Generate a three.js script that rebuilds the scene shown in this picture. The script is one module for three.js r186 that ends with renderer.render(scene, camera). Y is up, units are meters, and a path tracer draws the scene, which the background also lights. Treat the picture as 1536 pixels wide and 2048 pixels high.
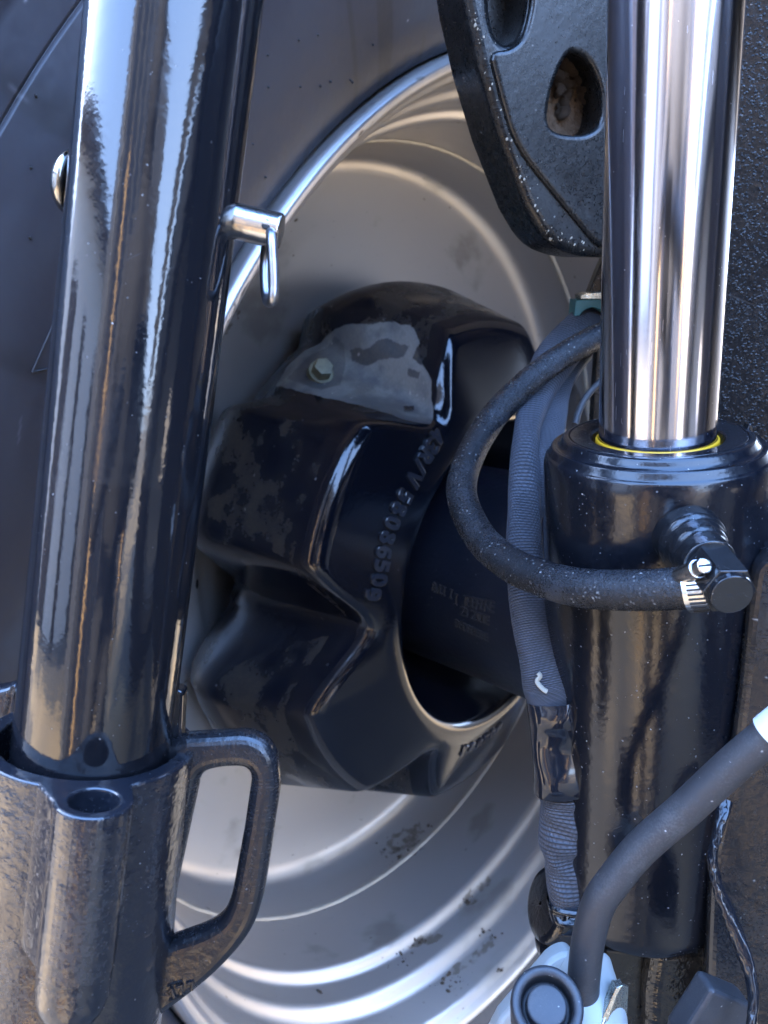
import * as THREE from 'three';
import { mergeGeometries } from 'three/addons/utils/BufferGeometryUtils.js';
import { RoundedBoxGeometry } from 'three/addons/geometries/RoundedBoxGeometry.js';
import { FontLoader } from 'three/addons/loaders/FontLoader.js';
import { MarchingCubes } from 'three/addons/objects/MarchingCubes.js';
import { TextGeometry } from 'three/addons/geometries/TextGeometry.js';

/* ------------------------------------------------ camera, sky, sun, exposure */
const V = (x, y, z) => new THREE.Vector3(x, y, z);
const scene = new THREE.Scene();
const W = V(0, 0.85, 0);                                   // wheel centre (plane of the rim's inner lip), axle along x
const F = 1650;                                            // focal length in pixels of a 1536 x 2048 picture
const camera = new THREE.PerspectiveCamera(2 * Math.atan(1024 / F) * 180 / Math.PI, 768 / 1024, 0.02, 400);
const CAM = V(0.3966, 1.1779, 0.7104);
camera.position.copy(CAM);
const FWD = V(-0.62774, -0.29507, -0.72034).normalize();
camera.lookAt(CAM.clone().add(FWD));
camera.focus = 0.36;
camera.userData.fStop = 18;
camera.updateMatrixWorld(true);
const RIGHT = V(0, 0, 0).setFromMatrixColumn(camera.matrixWorld, 0), UPV = V(0, 0, 0).setFromMatrixColumn(camera.matrixWorld, 1);

const FH = V(FWD.x, 0, FWD.z).normalize();

const SUN = V(-0.79, 0.50, -0.32).normalize();
function makeSky() {
  const w = 512, h = 256, a = new Float32Array(w * h * 4);
  for (let j = 0; j < h; j++) for (let i = 0; i < w; i++) {
    const el = ((j + 0.5) / h - 0.5) * Math.PI, az = ((i + 0.5) / w - 0.5) * 2 * Math.PI;
    const d = V(Math.cos(el) * Math.cos(az), Math.sin(el), Math.cos(el) * Math.sin(az));
    const t = Math.pow(Math.max(d.y, 0), 0.5), s = Math.max(d.dot(SUN), 0);
    const g = 1.2 * Math.pow(s, 5) + 1.2 * Math.pow(s, 60);
    const k = 4 * (j * w + i);
    const hz = [0.58, 0.74, 1.0], ze = [0.16, 0.34, 0.80];
    for (let c = 0; c < 3; c++) a[k + c] = (hz[c] + (ze[c] - hz[c]) * t) * 1.0 + g * [1, 0.95, 0.85][c];
    if (d.y < 0) { a[k] = 0.2; a[k + 1] = 0.18; a[k + 2] = 0.15; }
    a[k + 3] = 1;
  }
  const tx = new THREE.DataTexture(a, w, h, THREE.RGBAFormat, THREE.FloatType);
  tx.mapping = THREE.EquirectangularReflectionMapping; tx.magFilter = tx.minFilter = THREE.LinearFilter; tx.needsUpdate = true;
  return tx;
}
scene.background = scene.environment = makeSky();
const sun = new THREE.DirectionalLight(0xfff1dc, 4.2);
sun.position.copy(SUN).multiplyScalar(30); sun.castShadow = true;
Object.assign(sun.shadow.camera, { left: -12, right: 12, top: 12, bottom: -12, near: 1, far: 80 });
sun.shadow.mapSize.set(4096, 4096);
scene.add(sun, sun.target);
const EXPOSURE = 18.5;

/* ------------------------------------------------ helpers */
let seed = 7;
const rnd = () => { seed = (seed * 1664525 + 1013904223) >>> 0; return seed / 4294967296; };
const clamp = (x, a = 0, b = 1) => Math.min(b, Math.max(a, x)), lerp = (a, b, t) => a + (b - a) * t;
const sstep = (a, b, x) => { const t = clamp((x - a) / (b - a)); return t * t * (3 - 2 * t); };
// a pixel of the photograph and a distance along the lens axis -> a point of the place
const at = (px, py, d) => CAM.clone().addScaledVector(RIGHT, (px - 768) / F * d).addScaledVector(UPV, (1024 - py) / F * d).addScaledVector(FWD, d);
const dirOf = (px, py) => at(px, py, 1).sub(CAM).normalize();
const numbers = {};
const numbered = (n) => { const k = numbers[n] = (numbers[n] ?? -1) + 1; return k ? `${n}_${String(k).padStart(3, '0')}` : n; };
function thing(name, label, category, base) {
  const g = new THREE.Group(); g.name = numbered(name); g.position.copy(base); g.userData = { label, category }; scene.add(g); return g;
}
function part(name, geo, mat, parent, root = parent) {      // geo is in the place's own coordinates
  if (Array.isArray(geo)) geo = merge(geo);
  const m = new THREE.Mesh(geo, mat); m.name = name;
  geo.translate(-root.position.x, -root.position.y, -root.position.z);
  m.castShadow = m.receiveShadow = true; parent.add(m); return m;
}
function single(name, geo, mat, userData) {
  if (Array.isArray(geo)) geo = merge(geo);
  geo.computeBoundingBox(); const b = geo.boundingBox, base = V((b.min.x + b.max.x) / 2, b.min.y, (b.min.z + b.max.z) / 2);
  geo.translate(-base.x, -base.y, -base.z);
  const m = new THREE.Mesh(geo, mat); m.name = numbered(name); m.position.copy(base); m.userData = userData;
  m.castShadow = m.receiveShadow = true; scene.add(m); return m;
}
function merge(list) {
  return mergeGeometries(list.map((g) => { g = g.index ? g.toNonIndexed() : g; for (const k of Object.keys(g.attributes)) if (!['position', 'normal', 'uv'].includes(k)) g.deleteAttribute(k); return g; }));
}
// a sheet f(i, j) -> [point, u, v]; closeU joins the first and last columns smoothly
function grid(nu, nv, f, closeU = false, flip = false) {
  const p = [], uv = [], ix = [];
  for (let j = 0; j <= nv; j++) for (let i = 0; i <= nu; i++) { const [q, u, v] = f(i, j); p.push(q.x, q.y, q.z); uv.push(u, v); }
  for (let j = 0; j < nv; j++) for (let i = 0; i < nu; i++) {
    const a = j * (nu + 1) + i, b = a + 1, c = a + nu + 1, d = c + 1;
    flip ? ix.push(a, c, b, b, c, d) : ix.push(a, b, c, b, d, c);
  }
  const g = new THREE.BufferGeometry();
  g.setAttribute('position', new THREE.Float32BufferAttribute(p, 3)); g.setAttribute('uv', new THREE.Float32BufferAttribute(uv, 2)); g.setIndex(ix);
  g.computeVertexNormals();
  if (closeU) {
    const n = g.attributes.normal;
    for (let j = 0; j <= nv; j++) {
      const a = j * (nu + 1), b = a + nu, m = V(n.getX(a) + n.getX(b), n.getY(a) + n.getY(b), n.getZ(a) + n.getZ(b)).normalize();
      n.setXYZ(a, m.x, m.y, m.z); n.setXYZ(b, m.x, m.y, m.z);
    }
  }
  return g;
}
const perp = (d) => { const a = Math.abs(d.y) < 0.9 ? V(0, 1, 0) : V(1, 0, 0); return a.cross(d).normalize(); };
// rounded outline: every inner corner of [t, r, radius] replaced by a small curve of n points
function fillet(pts, n = 5) {
  const out = [pts[0].slice(0, 2)];
  for (let i = 1; i < pts.length - 1; i++) {
    const [a, b, c] = [pts[i - 1], pts[i], pts[i + 1]], la = Math.hypot(a[0] - b[0], a[1] - b[1]), lc = Math.hypot(c[0] - b[0], c[1] - b[1]);
    const q = b[2] ?? 0.001, ra = Math.min(q, la * 0.48) / la, rc = Math.min(q, lc * 0.48) / lc;
    const A = [lerp(b[0], a[0], ra), lerp(b[1], a[1], ra)], C = [lerp(b[0], c[0], rc), lerp(b[1], c[1], rc)];
    for (let k = 0; k <= n; k++) { const t = k / n, u = 1 - t; out.push([u * u * A[0] + 2 * u * t * b[0] + t * t * C[0], u * u * A[1] + 2 * u * t * b[1] + t * t * C[1]]); }
  }
  out.push(pts[pts.length - 1].slice(0, 2)); return out;
}
// a body of revolution about origin + dir * t, profile of [t, r]; uv in metres unless unit
function rev(origin, dir, prof, seg = 96, unit = false, wob) {
  dir = dir.clone().normalize(); const x = perp(dir), y = dir.clone().cross(x);
  let L = [0]; for (let i = 1; i < prof.length; i++) L.push(L[i - 1] + Math.hypot(prof[i][0] - prof[i - 1][0], prof[i][1] - prof[i - 1][1]));
  const R = Math.max(...prof.map((q) => q[1])), T = L[L.length - 1];
  return grid(seg, prof.length - 1, (i, j) => {
    const a = i / seg * 2 * Math.PI; let [t, r] = prof[j]; if (wob) [t, r] = wob(a, t, r);
    return [origin.clone().addScaledVector(dir, t).addScaledVector(x, r * Math.cos(a)).addScaledVector(y, r * Math.sin(a)), unit ? i / seg : a * R, unit ? L[j] / T : L[j]];
  }, true, false);
}
// a tube along points [px, py, depth, half width a, half width b, turn]
function sweep(pts, n, seg, radius, world = false, ends = true) {
  const P = pts.map((q) => world ? q[0] : at(q[0], q[1], q[2]));
  const curve = new THREE.CatmullRomCurve3(P, false, 'centripetal'), fr = curve.computeFrenetFrames(n, false);
  const len = curve.getLength(), g = [];
  const ring = (t, k, a, s = 1) => {
    const p = curve.getPointAt(t), [ra, rb, tw] = radius(t, a); const c = Math.cos(a), d = Math.sin(a), ct = Math.cos(tw ?? 0), st = Math.sin(tw ?? 0);
    const x = fr.normals[k], y = fr.binormals[k];
    const u = (c * ra * ct - d * rb * st) * s, v = (c * ra * st + d * rb * ct) * s;
    return p.addScaledVector(x, u).addScaledVector(y, v);
  };
  g.push(grid(seg, n, (i, j) => { const a = i / seg * 2 * Math.PI, t = j / n; return [ring(t, j, a), a * radius(t, a)[0], t * len]; }, true));
  if (ends) for (const [t, k, f] of [[0, 0, true], [1, n, false]]) g.push(grid(seg, 2, (i, j) => { const a = i / seg * 2 * Math.PI; return [ring(t, k, a, 1 - j / 2), a * 0.005, j * 0.003]; }, false, f === true ? true : false));
  const m = merge(g); m.userData.curve = curve; return m;
}
// a flat body in the plane through point o spanned by x and y, outlined in pixels, thick along z away from the lens
function slab(o, x, y, outline, holes, depth, bevel, segs = 4, back = 0) {
  x = x.clone().normalize(); const z = x.clone().cross(y).normalize(); y = z.clone().cross(x);
  const to = ([px, py]) => { const d = dirOf(px, py), t = o.clone().sub(CAM).dot(z) / d.dot(z), p = CAM.clone().addScaledVector(d, t).sub(o); return new THREE.Vector2(p.dot(x), p.dot(y)); };
  const curveTo = (list) => smoothLoop(list.map(to), list.map((q) => q[2] ?? 0));
  const rim = curveTo(outline); if (THREE.ShapeUtils.isClockWise(rim)) rim.reverse();
  const s = new THREE.Shape(rim); for (const h of holes) s.holes.push(new THREE.Path(curveTo(h)));
  const g = new THREE.ExtrudeGeometry(s, { depth: depth - 2 * bevel, bevelEnabled: bevel > 0, bevelSize: bevel, bevelThickness: bevel, bevelOffset: -bevel, bevelSegments: segs, curveSegments: 10, steps: 1 });
  g.translate(0, 0, -depth + bevel - back);
  g.applyMatrix4(new THREE.Matrix4().makeBasis(x, y, z).setPosition(o)); return g;
}
function smoothLoop(p, r) {                                   // corners with a third entry are rounded by that many metres
  const out = [], n = p.length;
  for (let i = 0; i < n; i++) {
    const a = p[(i + n - 1) % n], b = p[i], c = p[(i + 1) % n];
    if (!r[i]) { out.push(b); continue; }
    const A = b.clone().lerp(a, Math.min(0.48, r[i] / b.distanceTo(a))), C = b.clone().lerp(c, Math.min(0.48, r[i] / b.distanceTo(c)));
    for (let k = 0; k <= 8; k++) { const t = k / 8, u = 1 - t; out.push(new THREE.Vector2(u * u * A.x + 2 * u * t * b.x + t * t * C.x, u * u * A.y + 2 * u * t * b.y + t * t * C.y)); }
  }
  return out;
}
const caster = new THREE.Raycaster();
function hit(px, py, mesh) {
  mesh.updateWorldMatrix(true, false); caster.set(CAM, dirOf(px, py));
  const side = mesh.material.side; mesh.material.side = THREE.DoubleSide;
  const h = caster.intersectObject(mesh, false)[0]; mesh.material.side = side;
  if (!h) return null;
  const n = h.face.normal.clone().transformDirection(mesh.matrixWorld); if (n.dot(caster.ray.direction) > 0) n.negate();
  return { p: h.point.clone(), n, uv: h.uv };
}
const cyl = (a, b, ra, rb = ra, seg = 48, bev = 0.0006) => {
  const d = b.clone().sub(a), L = d.length();
  return rev(a, d, fillet([[0, 0.0001], [0, ra, bev], [L, rb, bev], [L, 0.0001]], 3), seg);
};

/* ------------------------------------------------ procedural textures */
function lattice(n, s) { const a = new Float32Array(n * n); let q = s * 7919 + 13; for (let i = 0; i < a.length; i++) { q = (q * 1664525 + 1013904223) >>> 0; a[i] = q / 4294967296; } return a; }
const lat = new Map();
function vnoise(u, v, n, s) {                                 // tiles over 0..1
  const key = n * 4096 + s; let L = lat.get(key); if (!L) lat.set(key, L = lattice(n, s + n * 3)); const x = u * n, y = v * n, x0 = Math.floor(x), y0 = Math.floor(y), fx = x - x0, fy = y - y0, sx = fx * fx * (3 - 2 * fx), sy = fy * fy * (3 - 2 * fy);
  const X = ((x0 % n) + n) % n, Y = ((y0 % n) + n) % n, X1 = (X + 1) % n, Y1 = (Y + 1) % n;
  return lerp(lerp(L[Y * n + X], L[Y * n + X1], sx), lerp(L[Y1 * n + X], L[Y1 * n + X1], sx), sy);
}
const fbm = (u, v, n, oct, s) => { let t = 0, a = 0.5, k = 0; for (let i = 0; i < oct; i++) { t += a * vnoise(u, v, n << i, s + i); k += a; a *= 0.55; } return t / k; };
function tex(w, h, f, srgb, rep) {
  const a = new Uint8Array(w * h * 4);
  for (let j = 0; j < h; j++) for (let i = 0; i < w; i++) { const c = f((i + 0.5) / w, (j + 0.5) / h, i, j), k = 4 * (j * w + i); if (typeof c === 'number') a[k] = a[k + 1] = a[k + 2] = clamp(c) * 255; else { a[k] = clamp(c[0]) * 255; a[k + 1] = clamp(c[1]) * 255; a[k + 2] = clamp(c[2]) * 255; } a[k + 3] = 255; }
  const t = new THREE.DataTexture(a, w, h); t.magFilter = THREE.LinearFilter; t.minFilter = THREE.LinearMipmapLinearFilter; t.generateMipmaps = true;
  t.wrapS = t.wrapT = THREE.RepeatWrapping; if (srgb) t.colorSpace = THREE.SRGBColorSpace; if (rep) t.repeat.set(rep[0], rep[1]); t.needsUpdate = true; return t;
}
// small scattered marks on a wrapping sheet, 0..1 coverage
function marks(w, h, count, size, s, long = 1, ang = null) {
  const a = new Float32Array(w * h), keep = seed; seed = s * 101 + 5;
  for (let q = 0; q < count; q++) {
    const cx = rnd() * w, cy = rnd() * h, r = size[0] + (size[1] - size[0]) * Math.pow(rnd(), 3), l = 1 + (long - 1) * rnd(), t = ang ?? rnd() * Math.PI, c = Math.cos(t), d = Math.sin(t), amp = 0.45 + 0.55 * rnd(), R = Math.ceil(r * l + 1);
    for (let y = -R; y <= R; y++) for (let x = -R; x <= R; x++) {
      const X = (x * c + y * d) / l, Y = -x * d + y * c, e = 1 - sstep(r * 0.55, r * 1.1, Math.hypot(X, Y)); if (e <= 0) continue;
      const k = ((Math.floor(cy + y) % h + h) % h) * w + (Math.floor(cx + x) % w + w) % w; a[k] = Math.max(a[k], e * amp);
    }
  }
  seed = keep; return a;
}
const mix3 = (a, b, t) => [lerp(a[0], b[0], t), lerp(a[1], b[1], t), lerp(a[2], b[2], t)];
// weathered paint: base, dust film in patches, flecks and scratches. Colours here are sRGB 0..1
function paint(o) {
  const { s = 1, size = 512, m = 0.25, base = [0.1, 0.11, 0.13], dust = 0.25, dustC = [0.36, 0.35, 0.33], flecks = 300, fleck = [0.6, 1.3], scr = 40, streak = 0, rough = 0.14, roughDust = 0.6, extra = {} } = o;
  const fl = marks(size, size, flecks, fleck, s, 1.8), sc = marks(size, size, scr, [0.5, 0.9], s + 3, 40), cov = (u, v, k) => {
    let d = fbm(u, v, 6, 6, s * 11) * 0.65 + vnoise(u, v, 256, s) * 0.35; if (streak) d = lerp(d, fbm(u, v * 0.12, 24, 4, s + 40), streak);
    return clamp(sstep(0.48, 0.8, d) * dust + dust * 0.12 * vnoise(u, v, 512, s + 9));
  };
  const C = new Float32Array(size * size); for (let k = 0; k < C.length; k++) C[k] = cov((k % size + 0.5) / size, (Math.floor(k / size) + 0.5) / size);
  const map = tex(size, size, (u, v, i, j) => { const k = j * size + i; let c = mix3(base, dustC, C[k]); c = mix3(c, dustC, sc[k] * 0.35); return mix3(c, [0.72, 0.71, 0.68], fl[k] * 0.85); }, true, [1 / m, 1 / m]);
  const roughnessMap = tex(size, size, (u, v, i, j) => { const k = j * size + i; return lerp(rough, roughDust, clamp(C[k] * 1.6 + fl[k] + sc[k] * 0.4)) + 0.04 * (vnoise(u, v, 128, s + 2) - 0.5); }, false, [1 / m, 1 / m]);
  return new THREE.MeshPhysicalMaterial({ map, roughnessMap, roughness: 1, metalness: 0, ...extra });
}
const bumpTex = (size, m, f) => tex(size, size, f, false, [1 / m, 1 / m]);
const peel = bumpTex(512, 0.06, (u, v) => fbm(u, v, 16, 4, 71));                                          // orange peel of thick paint
const cast = bumpTex(1024, 0.09, (u, v) => { const n = fbm(u, v, 20, 5, 81); return Math.pow(n, 1.3); });       // sand-cast iron
const lumps = marks(1024, 1024, 7000, [2, 6], 91); const weldy = bumpTex(1024, 0.16, (u, v, i, j) => 0.6 * lumps[j * 1024 + i] + 0.4 * fbm(u, v, 48, 3, 92));
const hoseBump = bumpTex(1024, 0.05, (u, v) => 0.6 * fbm(u, v, 48, 4, 61) + 0.4 * vnoise(u, v, 256, 62));

const M = {};
M.tube = paint({ size: 1024, s: 1, m: 0.2, base: [0.07, 0.075, 0.09], dust: 0.13, flecks: 420, streak: 0.6, rough: 0.075, extra: { ior: 1.6, bumpMap: peel, bumpScale: 0.00005 } });
M.barrel = paint({ size: 1024, s: 2, m: 0.22, base: [0.048, 0.057, 0.08], dust: 0.13, flecks: 1100, fleck: [0.6, 1.7], streak: 0.35, rough: 0.16, extra: { bumpMap: peel, bumpScale: 0.00010 } });
M.casting = paint({ size: 1024, s: 3, m: 0.2, base: [0.09, 0.1, 0.125], dust: 0.22, flecks: 300, rough: 0.15, extra: { ior: 1.65, bumpMap: cast, bumpScale: 0.0004 } });
M.handle = paint({ s: 4, m: 0.12, base: [0.09, 0.095, 0.11], dust: 0.2, flecks: 180, rough: 0.2, extra: { bumpMap: cast, bumpScale: 0.0003 } });
M.plate = paint({ s: 5, m: 0.22, base: [0.055, 0.06, 0.065], dust: 0.13, flecks: 420, rough: 0.28, extra: { bumpMap: peel, bumpScale: 0.0002 } });
M.frame = paint({ s: 6, m: 0.2, base: [0.065, 0.07, 0.08], dust: 0.12, flecks: 240, rough: 0.24, extra: { bumpMap: weldy, bumpScale: 0.0007 } });
M.link = paint({ s: 7, m: 0.2, base: [0.095, 0.1, 0.112], dust: 0.2, flecks: 200, rough: 0.24, extra: { bumpMap: cast, bumpScale: 0.0006 } });
M.fitting = paint({ s: 8, m: 0.08, base: [0.085, 0.09, 0.1], dust: 0.2, flecks: 120, rough: 0.16, extra: { bumpMap: peel, bumpScale: 0.0002 } });
M.rubber = paint({ s: 9, m: 0.12, base: [0.075, 0.078, 0.09], dust: 0.5, dustC: [0.36, 0.37, 0.40], flecks: 1300, fleck: [0.6, 2.0], rough: 0.24, extra: { bumpMap: hoseBump, bumpScale: 0.0005 } });
M.rubberDull = paint({ s: 10, m: 0.12, base: [0.18, 0.175, 0.18], dust: 0.4, dustC: [0.35, 0.34, 0.33], flecks: 60, fleck: [0.8, 3], rough: 0.55, extra: { bumpMap: peel, bumpScale: 0.0002 } });
M.plastic = paint({ s: 11, m: 0.1, base: [0.17, 0.175, 0.19], dust: 0.3, flecks: 160, fleck: [0.6, 2.4], rough: 0.45 });
M.gloss = new THREE.MeshPhysicalMaterial({ color: 0x0d0e11, roughness: 0.12, bumpMap: peel, bumpScale: 0.0003 });
M.chrome = (() => {
  const sc = marks(1024, 1024, 170, [0.5, 0.9], 31, 30, Math.PI / 2), dots = marks(1024, 1024, 260, [0.6, 1.6], 33);
  const r = tex(1024, 1024, (u, v, i, j) => 0.10 + 0.06 * fbm(u, v * 0.1, 64, 3, 34) + 0.3 * sc[j * 1024 + i] + 0.4 * dots[j * 1024 + i], false, [1 / 0.15, 1 / 0.3]);
  return new THREE.MeshPhysicalMaterial({ color: new THREE.Color().setRGB(0.60, 0.60, 0.66), metalness: 1, roughness: 1, roughnessMap: r });
})();
M.steel = new THREE.MeshStandardMaterial({ color: new THREE.Color().setRGB(0.56, 0.55, 0.53), metalness: 1, roughness: 0.22, bumpMap: peel, bumpScale: 0.0001 });
M.zinc = paint({ s: 12, m: 0.06, base: [0.72, 0.72, 0.68], dust: 0.4, dustC: [0.62, 0.58, 0.42], flecks: 120, rough: 0.25, extra: { metalness: 0.9, bumpMap: cast, bumpScale: 0.0003 } });
M.yellow = new THREE.MeshPhysicalMaterial({ color: new THREE.Color().setRGB(0.55, 0.30, 0.01), roughness: 0.4 });
M.white = new THREE.MeshPhysicalMaterial({ color: new THREE.Color().setRGB(0.38, 0.39, 0.37), roughness: 0.4, transmission: 0.15, thickness: 0 });
M.whiteSolid = new THREE.MeshPhysicalMaterial({ color: new THREE.Color().setRGB(0.6, 0.6, 0.58), roughness: 0.45 });
M.green = paint({ s: 13, m: 0.08, base: [0.22, 0.40, 0.40], dust: 0.3, flecks: 60, rough: 0.5 });
M.dirt = new THREE.MeshStandardMaterial({ color: new THREE.Color().setRGB(0.075, 0.055, 0.038), roughness: 1 });
M.paleDirt = new THREE.MeshStandardMaterial({ color: new THREE.Color().setRGB(0.36, 0.32, 0.25), roughness: 1 });

/* ------------------------------------------------ ground and what stands round about, out of the frame */
{
  const t = tex(1024, 1024, (u, v) => { const n = fbm(u, v, 8, 7, 201), p = vnoise(u, v, 256, 207); return mix3(mix3([0.25, 0.245, 0.24], [0.35, 0.34, 0.325], p), [0.62, 0.54, 0.42], sstep(0.60, 0.69, fbm(u, v, 3, 5, 208)) * (0.6 + 0.4 * n)); }, true, [1 / 5, 1 / 5]);
  const g = new THREE.PlaneGeometry(240, 240, 1, 1); g.rotateX(-Math.PI / 2); const uv = g.attributes.uv; for (let i = 0; i < uv.count; i++) uv.setXY(i, uv.getX(i) * 240, uv.getY(i) * 240);
  const m = new THREE.Mesh(g, new THREE.MeshStandardMaterial({ map: t, roughness: 0.95, bumpMap: t, bumpScale: 0.01 })); m.name = 'ground'; m.userData = { kind: 'structure' }; m.receiveShadow = true; scene.add(m);
}
const dull = new THREE.MeshPhysicalMaterial({ color: 0x15161a, roughness: 0.35 });
{
  const fender = thing('tractor_fender', 'black curved fender arching over the large rear tyre', 'fender', V(-0.2, 1.8, 0));
  part('shell', grid(48, 1, (i, j) => { const a = (52 + 121 * i / 48) * Math.PI / 180; return [V(lerp(-0.62, 0.3, j), 0.85 + 1.0 * Math.sin(a), 1.0 * Math.cos(a)), i * 0.05, j]; }), dull, fender);
  const body = thing('tractor_cab', 'tall dark tractor cab and rear housing above the axle', 'tractor', V(1, 0.4, -1));
  const bx = (x0, x1, y0, y1, z0, z1, r = 0.06) => { const g = new RoundedBoxGeometry(x1 - x0, y1 - y0, z1 - z0, 3, r); g.translate((x0 + x1) / 2, (y0 + y1) / 2, (z0 + z1) / 2); return g; };
  part('cabin', bx(-0.2, 1.7, 2.0, 2.9, -2.2, -0.1), dull, body);
  part('cab_base', bx(0.12, 1.65, 1.505, 1.995, -2.2, 0.1), dull, body);
  part('housing', bx(0.66, 1.4, 0.5, 1.5, -2.4, 0.1), dull, body);
  const box = thing('shipping_container', 'dark grey steel container standing close behind the camera', 'container', V(1, 0, 3.4));
  const steel = new THREE.MeshPhysicalMaterial({ color: new THREE.Color().setRGB(0.05, 0.053, 0.063), roughness: 0.5 });
  part('container_body', bx(0.42, 3.6, 0.15, 2.7, 2.1, 4.9, 0.03), steel, box);
  for (let k = 0; k < 12; k++) part('rib', bx(0.5 + k * 0.26, 0.6 + k * 0.26, 0.25, 2.6, 2.06, 2.095, 0.01), steel, box);
  for (const [x, z] of [[0.6, 2.2], [3.4, 2.2], [0.6, 4.7], [3.4, 4.7]]) part('foot', bx(x - 0.08, x + 0.08, 0.001, 0.148, z - 0.08, z + 0.08, 0.01), steel, box);
  const far = thing('far_wheel_assembly', 'second rear wheel of the tractor on its right hand side', 'wheel', V(1.75, 0.85, 0));
  part('tyre', rev(V(1.75, 0.85, 0), V(-1, 0, 0), fillet([[0, 0.5], [0.03, 0.62, 0.03], [0.0, 0.8, 0.03], [-0.06, 0.85, 0.02], [-0.45, 0.85, 0.05], [-0.5, 0.5]], 4), 96), dull, far);
  part('disc', rev(V(1.75, 0.85, 0), V(-1, 0, 0), fillet([[0, 0.5], [-0.03, 0.48, 0.01], [-0.2, 0.44, 0.02], [-0.26, 0.1]], 4), 96), new THREE.MeshStandardMaterial({ color: 0x9a9a98, roughness: 0.4, metalness: 0.5 }), far);
  const far2 = thing('far_fender', 'second black fender arching over the right hand rear wheel', 'fender', V(1.95, 1.8, 0));
  part('shell', grid(48, 1, (i, j) => { const a = (20 + 150 * i / 48) * Math.PI / 180; return [V(lerp(1.6, 2.35, j), 0.85 + 1.0 * Math.sin(a), 1.0 * Math.cos(a)), i * 0.05, j]; }), dull, far2);
  const postM = new THREE.MeshStandardMaterial({ color: new THREE.Color().setRGB(0.42, 0.26, 0.11), roughness: 0.7 });
  for (const [x, z, l] of [[0.72, 1.95, 'tan wooden post standing in front of the left end of the container'], [1.55, 1.98, 'tan wooden post standing in front of the middle of the container'], [2.7, 1.9, 'tan wooden post standing in front of the right end of the container']]) { const p = thing('wooden_post', l, 'post', V(x, 0, z)); part('post', cyl(V(x, 0.001, z), V(x, 1.9, z), 0.03, 0.028, 16), postM, p); }
  const shed = thing('storage_shed', 'long white metal storage shed with dark doorways behind the tractor', 'shed', V(2, 0, 8));
  const wallM = new THREE.MeshStandardMaterial({ color: new THREE.Color().setRGB(0.62, 0.60, 0.57), roughness: 0.7 }), doorM = new THREE.MeshStandardMaterial({ color: new THREE.Color().setRGB(0.05, 0.035, 0.03), roughness: 0.6 });
  const turned = (g) => g.rotateY(-0.55).translate(2, 0, 8);
  part('wall', turned(bx(-9, 9, 0, 3.4, 0, 0.3, 0.02)), wallM, shed); part('roof', turned(bx(-9.3, 9.3, 3.405, 3.6, -0.4, 5, 0.02)), doorM, shed);
  for (const [x, w] of [[-7.5, 1.4], [-4.6, 0.5], [-2.2, 1.7], [0.9, 0.4], [2.6, 1.3], [5.6, 1.6]]) part('door', turned(bx(x, x + w, 0.02, 2.6, -0.06, 0.1, 0.02)), doorM, shed);
}

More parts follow.
